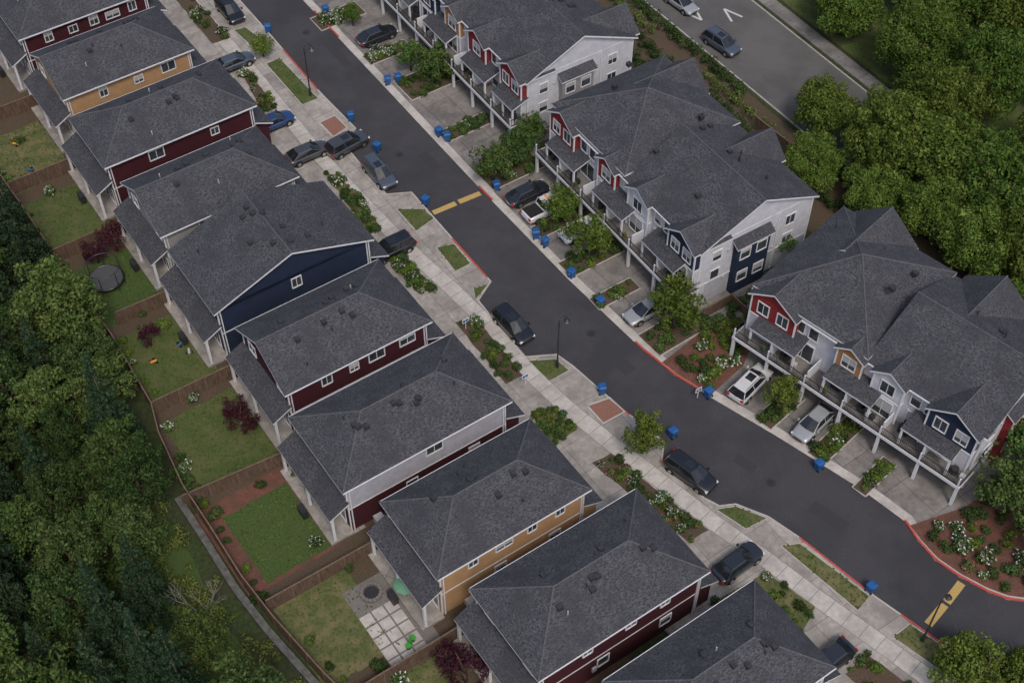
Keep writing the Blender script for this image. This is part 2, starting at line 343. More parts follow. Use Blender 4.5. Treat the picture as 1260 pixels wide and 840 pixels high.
strip('upper_kerb',[(1,94),(28.5,53.3),(40,35.5),(70,-10)],.16,-.02,.13,kerbm); strip('upper_kerb',[(-12,94.2),(15.6,53.3),(24.8,39.6),(33,27.4),(60,-12)],.16,-.02,.13,kerbm)
sheet('verge_lawn',[(6,93),(31.6,54),(43,36.2),(74,-8),(120,-8),(120,95)],.06,grass); TUFT.append(([(31.6,54),(43,36.2),(60,36),(60,54)],.06,4))
for c,s in (((21.6,50.4),1),((25.9,50.4),-1)):
    d=Vector((.56,-.83)); n=Vector((.83,.56)); c=Vector(c)
    tip=c+d*1.3*s
    bar(c-d*1.1*s+n*.8,tip,.28,whitep); bar(c-d*1.1*s-n*.8,tip,.28,whitep,.009)
FB=[(-68,42),(-58,28),(-50,17),(-43,7),(-37.4,-.5),(-32.3,-8.6),(-31.1,-11.8),(-28.1,-17.4),(-25.2,-21.5),(-22,-26.2),(-19,-29.9),(-14.6,-34.7),(-6,-43),(4,-52)]
sheet('yard_soil',FB+[(16,-40),(-8,-14),(-30,16),(-55,50)],.0,soil)
def lawn(cx,cy,lx,ly,m,a=34.5,z=.012,d=12): P=rect(cx,cy,lx,ly,a); sheet('back_lawn',wobble(P,.14),z,m); TUFT.append((P,z,d))
lawn(-52.3,25.2,8,9.6,patchy); lawn(-45.6,16.2,7.5,9,grass); lawn(-39.0,6.6,7.5,8.8,lush,d=16); lawn(-32.2,-2.0,6.6,9.6,grass); lawn(-25.8,-11.4,7.6,9.4,grass,d=16)
lawn(-19.9,-21.0,6.2,7.8,lush,a=36,z=.02,d=18); lawn(-14.2,-29.8,6.8,9.0,patchy,d=9); lawn(-5.5,-37.5,6,9,patchy,d=9)
sheet('mulch_border',rect(-20.5,-20.6,9.3,9.9,36),.008,redm)
sheet('patio',rect(-9.6,-29.2,4.6,8.6,34.5),.03,gravel)
sheet('patio',rect(-15.3,-18.6,2.6,6.5,34.5),.026,concL); sheet('patio',rect(-27,2.2,2.4,6,34.5),.03,gravel)
g=G(); ca,sa=math.cos(math.radians(34.5)),math.sin(math.radians(34.5))
for i in range(3):
    for j in range(5):
        u,v=(i-1)*1.15,(j-2)*1.15
        V=rect(-9.4+u*ca+v*sa,-30.6+u*sa-v*ca,1,1,34.5)
        g.add('p',concS,[(p[0],p[1],.05) for p in V],[(0,1,2,3)])
g.finish('patio_pavers')
g=G()
for i in range(16):
    a=i*math.pi/8; x,y=math.cos(a)*.8,math.sin(a)*.8
    g.cyl('r',gravel,(x,y,0),(x,y,.35),.18,.17,6)
g.cyl('r',darkm,(0,0,0),(0,0,.12),.62,.62,16)
g.finish('fire_pit',(-11.5,-26.9,.03))
sheet('greenbelt_grass',wobble([(-30.5,-18),(-27,-23.5),(-23.5,-28.5),(-18,-36),(-12,-42),(-20,-46),(-27,-36),(-33,-24)],.5,1.5),-.02,lush)

# ------------------------------------------------------------------ fences
def fence(pl,h=1.8,name='wooden_fence',mat=None):
    g=G(); mat=mat or wood
    for i in range(len(pl)-1):
        a=Vector(pl[i]);b=Vector(pl[i+1]);l=(b-a).length;t=(b-a).normalized();n=Vector((-t.y,t.x))
        def bx(m,s0,s1,w,z0,z1):
            P=[a+t*s0-n*w,a+t*s1-n*w,a+t*s1+n*w,a+t*s0+n*w]
            g.add('f',m,[(p.x,p.y,z) for z in(z0,z1) for p in P],[(3,2,1,0),(4,5,6,7),(0,1,5,4),(1,2,6,5),(2,3,7,6),(3,0,4,7)])
        k=max(1,round(l/2.4)); st=l/k
        for j in range(k):
            bx(mat,j*st+.06,(j+1)*st-.06,.025,0,h-.05+random.uniform(-.02,.02)); bx(woodc,j*st-.06,j*st+.06,.06,0,h+.08)
            bx(woodc,j*st+.06,(j+1)*st-.06,.06,h-.04,h+.02)
    return g.finish(name)
fence(FB)
for a,b in (((-25.8,-4.3),(-32.3,-8.6)),((-32.6,5.2),(-37.6,2.0),),((-19.2,-13.6),(-28.1,-18.6)),((-11.8,-23.2),(-19.8,-28.6)),((-3.6,-30.4),(-12,-36.2)),((-39,14.5),(-45.4,10.1)),((-45.5,24),(-53,19)),((-52,34),(-60,28.6)),((26.2,30.2),(31.8,22.6))):
    fence([a,b])
fence([(18.3,2.8),(21.2,4.8)],1.5);fence([(21.2,4.8),(23.4,1.8)],1.2)
strip('retaining_wall',offs(FB[7:],-.75),.6,-.1,.5,block)

# ------------------------------------------------------------------ left houses
def lhouse(name,cx,cy,Lx,Wy,col,low=None,kind='hip',ang=34.5,seed=0,wins=3):
    R=random.Random(seed); g=G(); E=6.5; i=.45
    x0,x1,y0,y1=-Lx/2,Lx/2,-Wy/2,Wy/2; wx0,wx1,wy0,wy1=x0+i,x1-i,y0+i,y1-i
    m=sid[col]; lm=sid[low] if low else m
    g.box('walls',m,wx0,wx1,wy0,wy1,3.15,E-.1); g.box('walls_lower',lm,wx0+.01,wx1-.01,wy0+.01,wy1-.01,-.1,3.13)
    g.box('trim_band',trimw,wx0-.03,wx1+.03,wy0-.03,wy1+.03,3.08,3.2)
    for xx in (wx0,wx1):
        for yy in (wy0,wy1): g.box('corner_trim',trimw,xx-.06,xx+.06,yy-.06,yy+.06,-.1,E-.21)
    rise=2.55
    if kind=='hip': roof(g,x0,x1,y0,y1,E,rise)
    elif kind=='rear': roof(g,x0,x1,y0,y1,E,rise,g0=True,wallmat=m)
    elif kind=='cross': rise=3.1; roof(g,x0,x1,y0,y1,E,rise,axis='y',g0=True,g1=True,wallmat=m)
    def rz(x,y):
        if kind=='cross': return E+rise*(1-abs(x)/(Lx/2))
        d=min(y-y0,y1-y,(x-x0) if kind=='hip' else 99,x1-x); return E+rise*min(1,d/(Wy/2))
    for k in range(R.randint(7,9)):
        x=R.uniform(x0+3,x1-2.5); y=R.choice([-1,1])*R.uniform(.6,1.6) if kind!='cross' else R.uniform(y0+1,y1-1)
        if kind=='cross': x=R.uniform(-2,2)*1.4
        z=rz(x,y); g.box('roof_vents',vent,x-.23,x+.23,y-.23,y+.23,z-.15,z+.27)
    for k in range(3):
        x=R.uniform(x0+2,x1-2); y=R.uniform(y0+1,y1-1); z=rz(x,y); g.cyl('vent_pipes',R.choice([vent,pipew]),(x,y,z-.1),(x,y,z+.45),.06,.06)
    px=x0-1.5; a,b=y0+.1,y1-.1
    V=[(px,a,3.55),(wx0,a,4.55),(wx0,b,4.55),(px,b,3.55)]
    g.add('patio_roof',shingle,V,[(0,1,2,3)])
    Vl=[(p[0],p[1],p[2]-.18) for p in V]; g.add('patio_fascia',trimw,V+Vl,[(0,3,7,4),(0,4,5,1),(3,2,6,7),(7,6,5,4)])
    for yy in (a+.25,(a+b)/2,b-.25): g.box('columns',trimw,px+.15,px+.4,yy-.12,yy+.12,-.05,3.5)
    g.box('beam',trimw,px+.12,px+.43,a+.1,b-.1,3.2,3.42)
    g.box('deck',concL,px-.2,wx0,a,b,-.05,.18)
    for c in (-2.6,0,2.4): window(g,'x-',wx0+.01,.35,c,1.5,2.0,1)
    for c in (-2.8,2.4): window(g,'x-',wx0,5.0,c,1.2,1.1,1)
    if R.random()<.8: g.box('grill',darkm,px-.9,px-.4,-1,0,.0,1.0); g.box('patio_chair',R.choice([wood,pipew,darkm]),px+.6,px+1.2,1,1.6,.18,.7)
    qx=x1+1.5; fa,fb=y0+.2,y1-.2
    g.box('garage_bump',lm,wx1,qx-.4,fa+.4,fb-.4,-.05,3.2)
    V=[(wx1,fa,4.2),(qx,fa,3.3),(qx,fb,3.3),(wx1,fb,4.2)]
    g.add('front_roof',shingle,V,[(0,1,2,3)]); Vl=[(p[0],p[1],p[2]-.18) for p in V]; g.add('front_fascia',trimw,V+Vl,[(1,5,6,2),(0,4,5,1),(3,2,6,7),(4,7,6,5)])
    g.box('garage_door',garage,qx-.42,qx-.36,-3.4,1.4,0,2.3); g.box('front_door',wood,qx-.42,qx-.36,2.2,3.2,0,2.1)
    for c in (-2.6,0,2.6): window(g,'x+',wx1,4.9,c,1.3,1.2,1)
    span=Lx-4
    for k in range(wins):
        c=wx0+2+span*(k+.5)/wins+R.uniform(-.5,.5); window(g,'y-',wy0,4.75,c,R.choice([.8,.9,1.5]),.8 if k%2 else 1.1,1)
    for k in range(2):
        c=wx0+3+span*(k+.5)/2; window(g,'y-',wy0+.01,1.4,c,1.0,1.1,0)
    for k in range(2): window(g,'y+',wy1,4.8,-3+5*k,1,1.1,0)
    for yy in (y0-.06,y1-.06):
        if kind!='cross': g.box('gutter',trimw,x0,x1,yy,yy+.12,E-.13,E-.01)
    g.box('downspout',trimw,wx0+.2,wx0+.3,wy0-.12,wy0-.02,0,E-.2); g.box('downspout',trimw,wx1-.3,wx1-.2,wy0-.12,wy0-.02,0,E-.2)
    g.box('meter_box',pipew,wx0+5,wx0+5.4,wy0-.15,wy0-.01,1.2,1.8); g.box('air_conditioner',pipew,wx0+2,wx0+2.8,wy0-.95,wy0-.2,0,.8)
    g.finish(name,(cx,cy,.05),math.radians(ang))
lhouse('maroon_house',-56.4,55.2,15,9.3,'maroon',seed=10)
lhouse('maroon_house',-49.7,45.2,15.5,9.3,'maroon',seed=1,wins=5)
lhouse('tan_house',-43,35.1,15,9.3,'tan',kind='rear',seed=2)
lhouse('maroon_house',-35.9,25.3,16.9,9.2,'maroon',seed=3,wins=2)
lhouse('gray_house',-29.6,15.2,14.9,9.1,'gray',kind='rear',seed=4)
lhouse('navy_house',-22.6,6.3,16.7,9.7,'navy',kind='cross',seed=5,wins=1)
lhouse('maroon_house',-15.9,-3.55,14.9,9.3,'maroon',kind='rear',seed=6,wins=4)
lhouse('lavender_maroon_house',-9.45,-13.0,16.6,9.3,'lav','maroon',seed=7,wins=1)
lhouse('tan_house',-2.1,-21.7,14.8,8.7,'tan',seed=8,wins=4)
lhouse('maroon_house',6.0,-29.45,16.3,9.3,'maroon',seed=9,wins=3)
lhouse('gray_house',15.2,-37.3,14.8,9.0,'lgray',seed=11,ang=35)

# ------------------------------------------------------------------ townhouse rows
def townhouse(name,O,ang,L,D,segs,gables,units,colf,endcol='white',rear=(),seed=0):
    R=random.Random(seed); g=G(); E=7.8; y0,y1=0,D; wy0=.4; wy1=D-.4; W=sid['white']
    rise=3.2; k=rise/(D/2)
    g.box('walls',W,.4,L-.4,wy0,wy1,2.75,E-.1)
    g.box('base_walls',sid['lgray'],.41,L-.41,1.4,wy1,-.1,2.74)
    g.box('base_pier',W,L-.8,L-.4,wy0,1.4,-.1,2.74); g.box('base_pier',W,.4,.8,wy0,1.4,-.1,2.74)
    for i,(a,b,dz,g0,g1) in enumerate(segs):
        roof(g,a,b,y0+.0,y1,E+dz,rise,g0=g0,g1=g1,wallmat=W)
        if dz: g.box('walls_up',W,a+.42,b-.42,wy0+.02,wy1-.02,E-.15,E+dz-.1)
    def rz(x,y): return E+k*min(y-y0,y1-y)
    for a,b,col,pro in gables:
        w=b-a; gr=w/2*.62; back=min(D/2,gr/k+1.0)
        roof(g,a-.3,b+.3,-pro-.4,back,E+.02,gr+.18,axis='y',g0=True,wallmat=sid[col],g1=True)
        g.box('gable_bay',sid[col],a,b,-pro,wy0+.1,5.3,E-.1)
        g.box('gable_bay_lower',W,a+.01,b-.01,-pro+.01,wy0+.1,2.82,5.28)
        c=(a+b)/2
        for xx in (a,b): g.box('corner_trim',trimw,xx-.07,xx+.07,-pro-.06,-pro+.08,2.85,E-.2)
        g.box('trim_band',trimw,a-.05,b+.05,-pro-.05,wy0,5.22,5.38)
        if w>3.6:
            window(g,'y-',-pro,5.9,c-w*.22,1.1,1.3,1); window(g,'y-',-pro,5.9,c+w*.22,1.1,1.3,1)
        else: window(g,'y-',-pro,5.9,c,1.3,1.3,1)
        window(g,'y-',-pro,3.0,c,min(2.2,w*.6),2.0,1)
    for a,b,h in rear:
        roof(g,a,b,D/2,D+.6,E+.03,h,axis='y',g0=True,g1=True,wallmat=W)
    uw=L/units
    for u in range(units):
        c=(u+.5)*uw
        ingab=any(a-.5<c<b+.5 for a,b,_,_ in gables)
        if not ingab:
            col=colf[u%len(colf)]
            if col: g.box('colour_panel',sid[col],c-uw*.3,c+uw*.3,wy0-.04,wy0,5.2,E-.2)
            window(g,'y-',wy0-.05,5.9,c-.7,.9,1.3,0); window(g,'y-',wy0-.05,5.9,c+.75,.9,1.3,0)
            window(g,'y-',wy0-.02,2.9,c,2.2,2.0,1)
        g.box('garage_door',garage,c-1.35,c+1.35,1.32,1.42,0,2.3)
        g.box('garage_frame',trimw,c-1.45,c-1.35,1.30,1.42,0,2.4); g.box('garage_frame',trimw,c+1.35,c+1.45,1.30,1.42,0,2.4); g.box('garage_frame',trimw,c-1.35,c+1.35,1.30,1.42,2.3,2.4)
        x=(u+1)*uw if u%2==0 else None
        if x and u<units:
            a,b=x-uw*.62,min(x+uw*.62,L-.1)
            if b-a<uw: a=b-uw
            V=[(a,-1.75,5.0),(b,-1.75,5.0),(b,wy0,5.75),(a,wy0,5.75)]
            g.add('porch_roof',shingle,V,[(0,1,2,3)]); Vl=[(p[0],p[1],p[2]-.18) for p in V]
            g.add('porch_fascia',trimw,V+Vl,[(0,4,5,1),(1,5,6,2),(3,7,4,0),(4,7,6,5)])
            for xx in (a+.15,(a+b)/2,b-.15): g.box('porch_column',trimw,xx-.09,xx+.09,-1.68,-1.5,2.8,4.85)
    g.box('balcony',concR,.1,L-.1,-1.9,wy0-.01,2.58,2.78); g.box('balcony_edge',trimw,.05,L-.05,-1.98,-1.9,2.5,2.82)
    g.box('balcony_edge',trimw,L-.1,L-.02,-1.9,wy0,2.5,2.82); g.box('balcony_edge',trimw,.02,.1,-1.9,wy0,2.5,2.82)
    for z in (2.95,3.75): g.box('railing',darkm,.1,L-.1,-1.92,-1.87,z,z+.06); g.box('railing',darkm,L-.09,L-.04,-1.87,wy0,z,z+.06); g.box('railing',darkm,.04,.09,-1.87,wy0,z,z+.06)
    x=.1
    while x<L-.1: g.box('railing',darkm,x-.015,x+.015,-1.91,-1.88,3.01,3.75); x+=.15
    for u in range(units+1):
        x=min(max(u*uw,.2),L-.2); g.box('column',trimw,x-.13,x+.13,-1.9,-1.64,-.05,2.52); g.box('railing_post',trimw,x-.07,x+.07,-1.96,-1.83,2.83,3.9)
        if 0<u<units: g.box('divider',trimw,x-.05,x+.05,-1.6,wy0-.02,2.8,4.2)
        if u<units:
            for _ in range(2):
                c=x+uw*R.uniform(.2,.8); t=R.random()
                if t<.4: g.cyl('balcony_table',darkm,(c,-.9,2.8),(c,-.9,3.45),.35,.35,10); g.box('balcony_chair',R.choice([darkm,wood,pipew]),c+.6,c+1.05,-1.2,-.75,2.8,3.3)
                elif t<.7: g.cyl('flower_pot',R.choice([brickp,yel,bluem]),(c,-1.5,2.8),(c,-1.5,3.2),.15,.22,8); g.cyl('pot_plant',LM,(c,-1.5,3.2),(c,-1.5,3.6),.25,.1,6)
                elif t<.85: g.box('grill',darkm,c,c+.9,-.6,-.1,2.8,3.7)
    if endcol:
        g.box('end_bay',sid[endcol],L-.4,L+.25,4.4,8.4,-.1,6.6)
        V=[(L+.55,4.1,6.5),(L+.55,8.7,6.5),(L-.4,8.7,7.1),(L-.4,4.1,7.1)]
        g.add('bay_roof',shingle,V,[(0,1,2,3)]); Vl=[(p[0],p[1],p[2]-.15) for p in V]; g.add('bay_fascia',trimw,V+Vl,[(0,4,5,1),(1,5,6,2),(3,7,4,0),(4,7,6,5)])
        for c in (5.4,7.4): window(g,'x+',L+.25,4.6,c,1.1,1.2,0); window(g,'x+',L+.25,1.6,c,1.1,1.2,0)
        for z in (2.9,5.4): window(g,'x+',L-.4,z,2.4,1.0,1.2,0); window(g,'x+',L-.4,z,11.3,1.1,1.2,1)
        for c,z in ((3.6,5.9),(9.2,5.9),(9.4,3.0),(3.5,2.2)): g.box('wall_vent',pipew,L-.4,L-.3,c,c+.25,z,z+.25)
        for yy in (wy0,wy1): g.box('corner_trim',trimw,L-.47,L-.33,yy-.07,yy+.07,-.1,E-.2)
        g.box('downspout',trimw,L-.42,L-.3,9.7,9.8,0,E-.2)
        g.box('trim_band',trimw,L-.42,L-.36,wy0,wy1,2.62,2.78)
    for kx in range(int(L/3)):
        for q in range(2):
            x=R.uniform(.8,L-.8); y=D/2+R.choice([-1,1])*R.uniform(.8,4.2); z=rz(x,y)
            if any(a<x<b for a,b,*_ in gables) and y<5: continue
            if R.random()<.65: g.box('roof_vents',vent,x-.23,x+.23,y-.23,y+.23,z-.1,z+.32)
            else: g.cyl('vent_pipes',vent,(x,y,z-.1),(x,y,z+.6),.07,.07)
    g.box('gutter',trimw,0,L,-.07,.05,E-.14,E-.02)
    for u in range(units):
        c=(u+.5)*uw; window(g,'y+',wy1,5.4,c,1.4,1.3,1); window(g,'y+',wy1,1.2,c,1.4,1.6,1)
    g.finish(name,(O[0],O[1],.06),math.radians(ang))
townhouse('townhouse_row',(-18.1,58.2),-57,36,14.3,[(0,18,.45,False,False),(18,36,0,True,True)],[(8,11.5,'white',.3),(14.5,18,'navy',.3),(20,23,'orange',.2),(25,28.5,'red',.3),(31.5,35.5,'red',.35)],9,['tan','white','red',None],'gray',rear=[(22,28,2.4),(30,35.5,2.2)],seed=1)
townhouse('townhouse_row',(4.0,24.4),-57,24.6,14.3,[(0,12.6,.5,False,False),(12.3,24.6,0,True,True)],[(.4,4.6,'red',.35),(8.6,11.4,'red',.2),(13.6,16.8,'white',.2),(20.2,24.2,'navy',.35)],6,[None,None,'navy'],'navy',rear=[(1,7,2.5),(14,19,2.3)],seed=2)
townhouse('townhouse_row',(21.6,-.3),-44,24.2,14,[(0,12.4,.4,False,False),(12.1,24.2,0,True,True)],[(.4,5.2,'red',.35),(9.6,12.2,'orange',.2),(13.4,16.4,'white',.2),(19,23.6,'navy',.35)],6,['white',None,None],'red',rear=[(1,8,2.9),(13,20,2.6)],seed=3)

# ------------------------------------------------------------------ vehicles
carcache={}
paints={'black':(.010,.011,.013),'gray':(.05,.054,.06),'silver':(.30,.31,.32),'white':(.62,.62,.62),'blue':(.015,.045,.15),'dark':(.020,.024,.030),'bluegray':(.065,.08,.105)}
def paint(c):
    n='car_paint_'+c
    return MATS.get(n) or M(n,paints[c],tuple(x*1.08 for x in paints[c]),2,.28,spec=.6,metal=.2,coat=.8)
carglass=M('car_glass',(.012,.014,.017),(.02,.023,.027),2,.06,spec=.8)
chrome=M('chrome',(.5,.5,.5),(.6,.6,.6),2,.25,metal=.9)
headl=M('headlight',(.6,.62,.65),(.7,.7,.72),2,.15); taill=M('taillight',(.35,.01,.01),(.45,.02,.02),2,.2)
amber=M('amber_light',(.7,.25,.03),(.8,.3,.05),2,.3)
def car(kind,col,x,y,deg,name='parked_car',z=.0):
    key=(kind,col)
    if key not in carcache:
        p=paint(col); S={'suv':(4.8,.96,1.04,1.70,-2.28,1.25,-1.95,.40,.66),'sedan':(4.75,.92,.94,1.43,-2.0,1.2,-1.25,.30,.62),'pickup':(5.4,.98,1.10,1.82,-.75,1.35,-.65,.75,.70),'hatch':(4.2,.88,.96,1.50,-2.0,1.15,-1.7,.35,.62)}[kind]
        L,hw,zb,H,gx0,gx1,tx0,tx1,tw=S; h=L/2; parts={}
        st=[(-h,.76,.45,zb-.18),(-h+.07,.90,.36,zb-.04),(-h+.4,.985,.28,zb),(-h+1.2,1,.26,zb+.01),(0,1,.24,zb),(gx1-.1,1,.25,zb-.01),(h-.75,.985,.27,zb-.10),(h-.2,.9,.30,zb-.19),(h-.05,.80,.34,zb-.27),(h,.66,.42,zb-.36)]
        V=[];F=[]
        for (sx,f,z0,zt) in st:
            w_=hw*f
            V+=[(sx,-w_*.9,z0),(sx,-w_,z0+.12),(sx,-w_*1.0,zt-.28),(sx,-w_*.985,zt-.12),(sx,-w_*.9,zt),(sx,-w_*.5,zt+.03),(sx,0,zt+.04),(sx,w_*.5,zt+.03),(sx,w_*.9,zt),(sx,w_*.985,zt-.12),(sx,w_,zt-.28),(sx,w_,z0+.12),(sx,w_*.9,z0)]
        n=13
        for i in range(len(st)-1):
            for j in range(n): F.append((i*n+j,(i+1)*n+j,(i+1)*n+(j+1)%n,i*n+(j+1)%n))
        F.append(tuple(range(n))); F.append(tuple(range((len(st)-1)*n,len(st)*n))[::-1])
        me=bpy.data.meshes.new('body'); me.from_pydata(V,[],F); me.materials.append(p); me.polygons.foreach_set('use_smooth',[True]*len(F)); parts['body']=me
        g=G(); bw=hw*.92
        bot=[(gx0,-bw,zb-.03),(gx1,-bw*.93,zb-.03),(gx1,bw*.93,zb-.03),(gx0,bw,zb-.03)]; top=[(tx0,-tw,H-.05),(tx1,-tw,H-.05),(tx1,tw,H-.05),(tx0,tw,H-.05)]
        bot2=[bot[0],bot[1],(gx1+.14,0,zb-.0),bot[2],bot[3],(gx0-.08,0,zb-.0)]; top2=[top[0],top[1],(tx1+.07,0,H-.03),top[2],top[3],(tx0-.04,0,H-.03)]
        g.add('glasshouse',carglass,bot2+top2,[(i,(i+1)%6,6+(i+1)%6,6+i) for i in range(6)])
        V=[(a[0],a[1]*1.03,H-.07) for a in top2]+[(tx0+(a[0]-tx0)*.97+.02,a[1]*.86,H) for a in top2]
        g.add('roof',p,V,[(i,(i+1)%6,6+(i+1)%6,6+i) for i in range(6)]+[(6,7,8,9,10,11)])
        mid=(gx0+gx1)/2-.1; mt=(tx0+tx1)/2
        for s in (-1,1):
            for q,r_ in (((gx1,s*bw*.93,zb-.02),(tx1,s*tw,H-.06)),((gx0,s*bw,zb-.02),(tx0,s*tw,H-.06)),((mid,s*bw*.97,zb-.02),(mt,s*tw,H-.06))): g.cyl('pillars',p,q,r_,.045,.04,6)
            g.box('mirror',p,gx1-.35,gx1-.15,s*(hw+.02) if s>0 else -hw-.18,hw+.18 if s>0 else -hw-.02,zb-.02,zb+.14)
            for wx in (h-.95,-h+.95):
                g.cyl('arches',blackr,(wx,s*(hw-.25),.36),(wx,s*(hw+.006),.36),.42,.42,18)
                g.cyl('wheels',blackr,(wx,s*(hw-.22),.34),(wx,s*(hw+.02),.34),.345,.335,18); g.cyl('rims',chrome,(wx,s*(hw-.05),.34),(wx,s*(hw+.035),.34),.22,.2,10)
            g.box('headlights',headl,h-.26,h-.07,min(s*hw*.55,s*hw*.86),max(s*hw*.55,s*hw*.86),zb-.40,zb-.25)
            g.box('taillights',taill,-h-.01,-h+.12,min(s*hw*.62,s*hw*.9),max(s*hw*.62,s*hw*.9),zb-.32,zb-.08)
            if kind=='suv': g.cyl('roof_rails',darkm,(tx0+.15,s*tw*.93,H+.03),(tx1-.1,s*tw*.93,H+.03),.025,.025,6)
        g.box('grille',darkm,h-.03,h+.015,-hw*.45,hw*.45,zb-.58,zb-.38); g.box('number_plate',pipew,-h-.02,-h+.02,-.26,.26,zb-.5,zb-.38)
        g.box('sill',blackr,-h+.4,h-.4,-hw*.95,hw*.95,.2,.3)
        if kind in('suv','hatch'): g.box('sunroof',carglass,tx1-1.0,tx1-.15,-tw*.55,tw*.55,H-.01,H+.006)
        g.cyl('wipers',darkm,(gx1+.12,-.5,zb+.03),(gx1+.02,0,zb+.1),.012,.012,4)
        if kind=='pickup':
            g.box('cargo_bed',blackr,-h+.18,gx0-.2,-hw*.8,hw*.8,zb-.2,zb+.055)
            g.box('light_bar',amber,mt-.1,mt+.1,-.5,.5,H,H+.1)
        for k_,(V,Fc,Mt,mi) in g.parts.items():
            me=bpy.data.meshes.new(k_); me.from_pydata(V,[],Fc); [me.materials.append(m_) for m_ in Mt]; me.polygons.foreach_set('material_index',mi); parts[k_]=me
        carcache[key]=parts
    e=bpy.data.objects.new(name,None); COL.objects.link(e); e.location=(x,y,z); e.rotation_euler=(0,0,math.radians(deg)); e.scale=(1.03,1.03,1.03)
    for k_,me in carcache[key].items():
        o=bpy.data.objects.new(k_,me); COL.objects.link(o); o.parent=e
        if k_=='body': s=o.modifiers.new('s','SUBSURF'); s.levels=1; s.render_levels=1
DZ=.125
for c in [('suv','black',-33.2,50.2,-56,DZ),('sedan','bluegray',-31.5,40.6,34,DZ),('sedan','blue',-25.9,30.4,34,DZ),('sedan','gray',-21.7,25.5,34,DZ),('suv','gray',-17.6,26.9,40,.06),
  ('suv','bluegray',-13.9,22.5,-56,0),('suv','black',-12.0,11.4,214,DZ),('suv','black',.1,1.5,-54,0),('suv','black',15.5,-15.4,-43,0),('sedan','dark',18.6,-24.4,38,DZ),('sedan','dark',24.8,-33.3,218,DZ),
  ('sedan','dark',-15.6,45.6,34,.08),('sedan','dark',1.6,19.4,34,.08),('sedan','white',7.0,14.2,214,.08),('sedan','silver',12.9,3.4,214,.08),('suv','white',21.8,-5.6,48,.08),('sedan','silver',27.0,-10.0,226,.08),
  ('suv','bluegray',24.1,44.2,-50,0),('sedan','silver',20.0,52,-52,0)]:
    car(*c[:5],z=c[5])
car('pickup','white',3.6,17.3,34,'pickup_truck',.08)

# ------------------------------------------------------------------ street furniture
def binmesh():
    g=G()
    def tap(m,x,y,z0,z1,a0,b0,a1,b1,part='b'):
        g.add(part,m,[(x-a0,y-b0,z0),(x+a0,y-b0,z0),(x+a0,y+b0,z0),(x-a0,y+b0,z0),(x-a1,y-b1,z1),(x+a1,y-b1,z1),(x+a1,y+b1,z1),(x-a1,y+b1,z1)],[(3,2,1,0),(4,5,6,7),(0,1,5,4),(1,2,6,5),(2,3,7,6),(3,0,4,7)])
    tap(bluem,0,0,.06,1.0,.24,.27,.32,.36); tap(bluem,.02,0,1.0,1.06,.36,.38,.36,.38); tap(bluem,.02,0,1.06,1.13,.35,.37,.24,.28)
    g.box('b',bluem,-.42,-.36,-.3,.3,.95,1.02)
    for s in(-1,1): g.cyl('b',blackr,(-.24,s*.24,.13),(-.24,s*.32,.13),.13,.13,12)
    g.box('b',pipew,.285,.30,-.12,.12,.6,.8)
    V,F,Mt,mi=g.parts['b']; me=bpy.data.meshes.new('recycling_bin'); me.from_pydata(V,[],F); [me.materials.append(m) for m in Mt]; me.polygons.foreach_set('material_index',mi); return me
bm_=binmesh()
for x,y in tp(-28.4,47,-17.6,31.5,-14.4,26.6,-8.9,18.4,-7.9,29,-7.0,28.2,-13.9,37.6,-12.8,38,2.4,13.6,3.3,12.5,5.8,8.2,8.5,4.5,8.2,-6.2,14.3,-11.1,17.9,-6.6,26.8,-14.6,29.3,-26.7,-1.6,20.6,-22,50.5):
    o=bpy.data.objects.new('recycling_bin',bm_); COL.objects.link(o); o.location=(x,y,.02 if y>0 else .05); o.rotation_euler=(0,0,math.radians(random.choice([34,214,124])+random.uniform(-25,25))); o.scale=(.98,.98,1.0)
for x,y in tp(-22.4,35.6,4.2,-3.2,32.7,-31.2):
    g=G(); g.cyl('base',darkm,(0,0,0),(0,0,.9),.16,.12,12); g.cyl('pole',darkm,(0,0,.9),(0,0,6.3),.085,.06,10)
    pr=Vector((0,0,6.3))
    for i in range(1,10):
        a=math.pi*i/9*1.05; q=Vector((.45-.45*math.cos(a),0,6.3+.5*math.sin(a))); g.cyl('arm',darkm,pr,q,.04,.04,6); pr=q
    g.cyl('scroll',darkm,(0,0,5.6),(.4,0,6.2),.025,.025,6)
    x2=pr.x; g.cyl('lantern_cap',darkm,(x2,0,6.0),(x2,0,6.25),.30,.06,12); g.cyl('lantern',lampg,(x2,0,5.72),(x2,0,6.0),.16,.24,12); g.cyl('lantern_base',darkm,(x2,0,5.66),(x2,0,5.72),.1,.17,12)
    g.finish('street_lamp',(x,y,.12),math.radians(35))
for x,y in ((-4.4,1.5),(1.2,-5.2),(16.9,-6.8)):
    g=G(); g.cyl('post',trimw,(0,0,0),(0,0,1.4),.04,.04); g.box('panel',trimw,-.35,.35,-.02,.02,.9,1.4); g.box('legend',bluem,-.28,.28,-.03,.03,1.0,1.3); g.finish('yard_sign',(x,y,.12),.6)
g=G(); n=20
for i in range(n):
    a=2*math.pi*i/n;b=2*math.pi*(i+1)/n; g.cyl('frame_ring',darkm,(1.7*math.cos(a),1.7*math.sin(a),.8),(1.7*math.cos(b),1.7*math.sin(b),.8),.09,.09,6)
    g.cyl('net_ring',darkm,(1.7*math.cos(a),1.7*math.sin(a),2.5),(1.7*math.cos(b),1.7*math.sin(b),2.5),.04,.04,6)
    if i%3==0: g.cyl('legs',darkm,(1.75*math.cos(a),1.75*math.sin(a),0),(1.75*math.cos(a),1.75*math.sin(a),2.5),.04,.04,6)
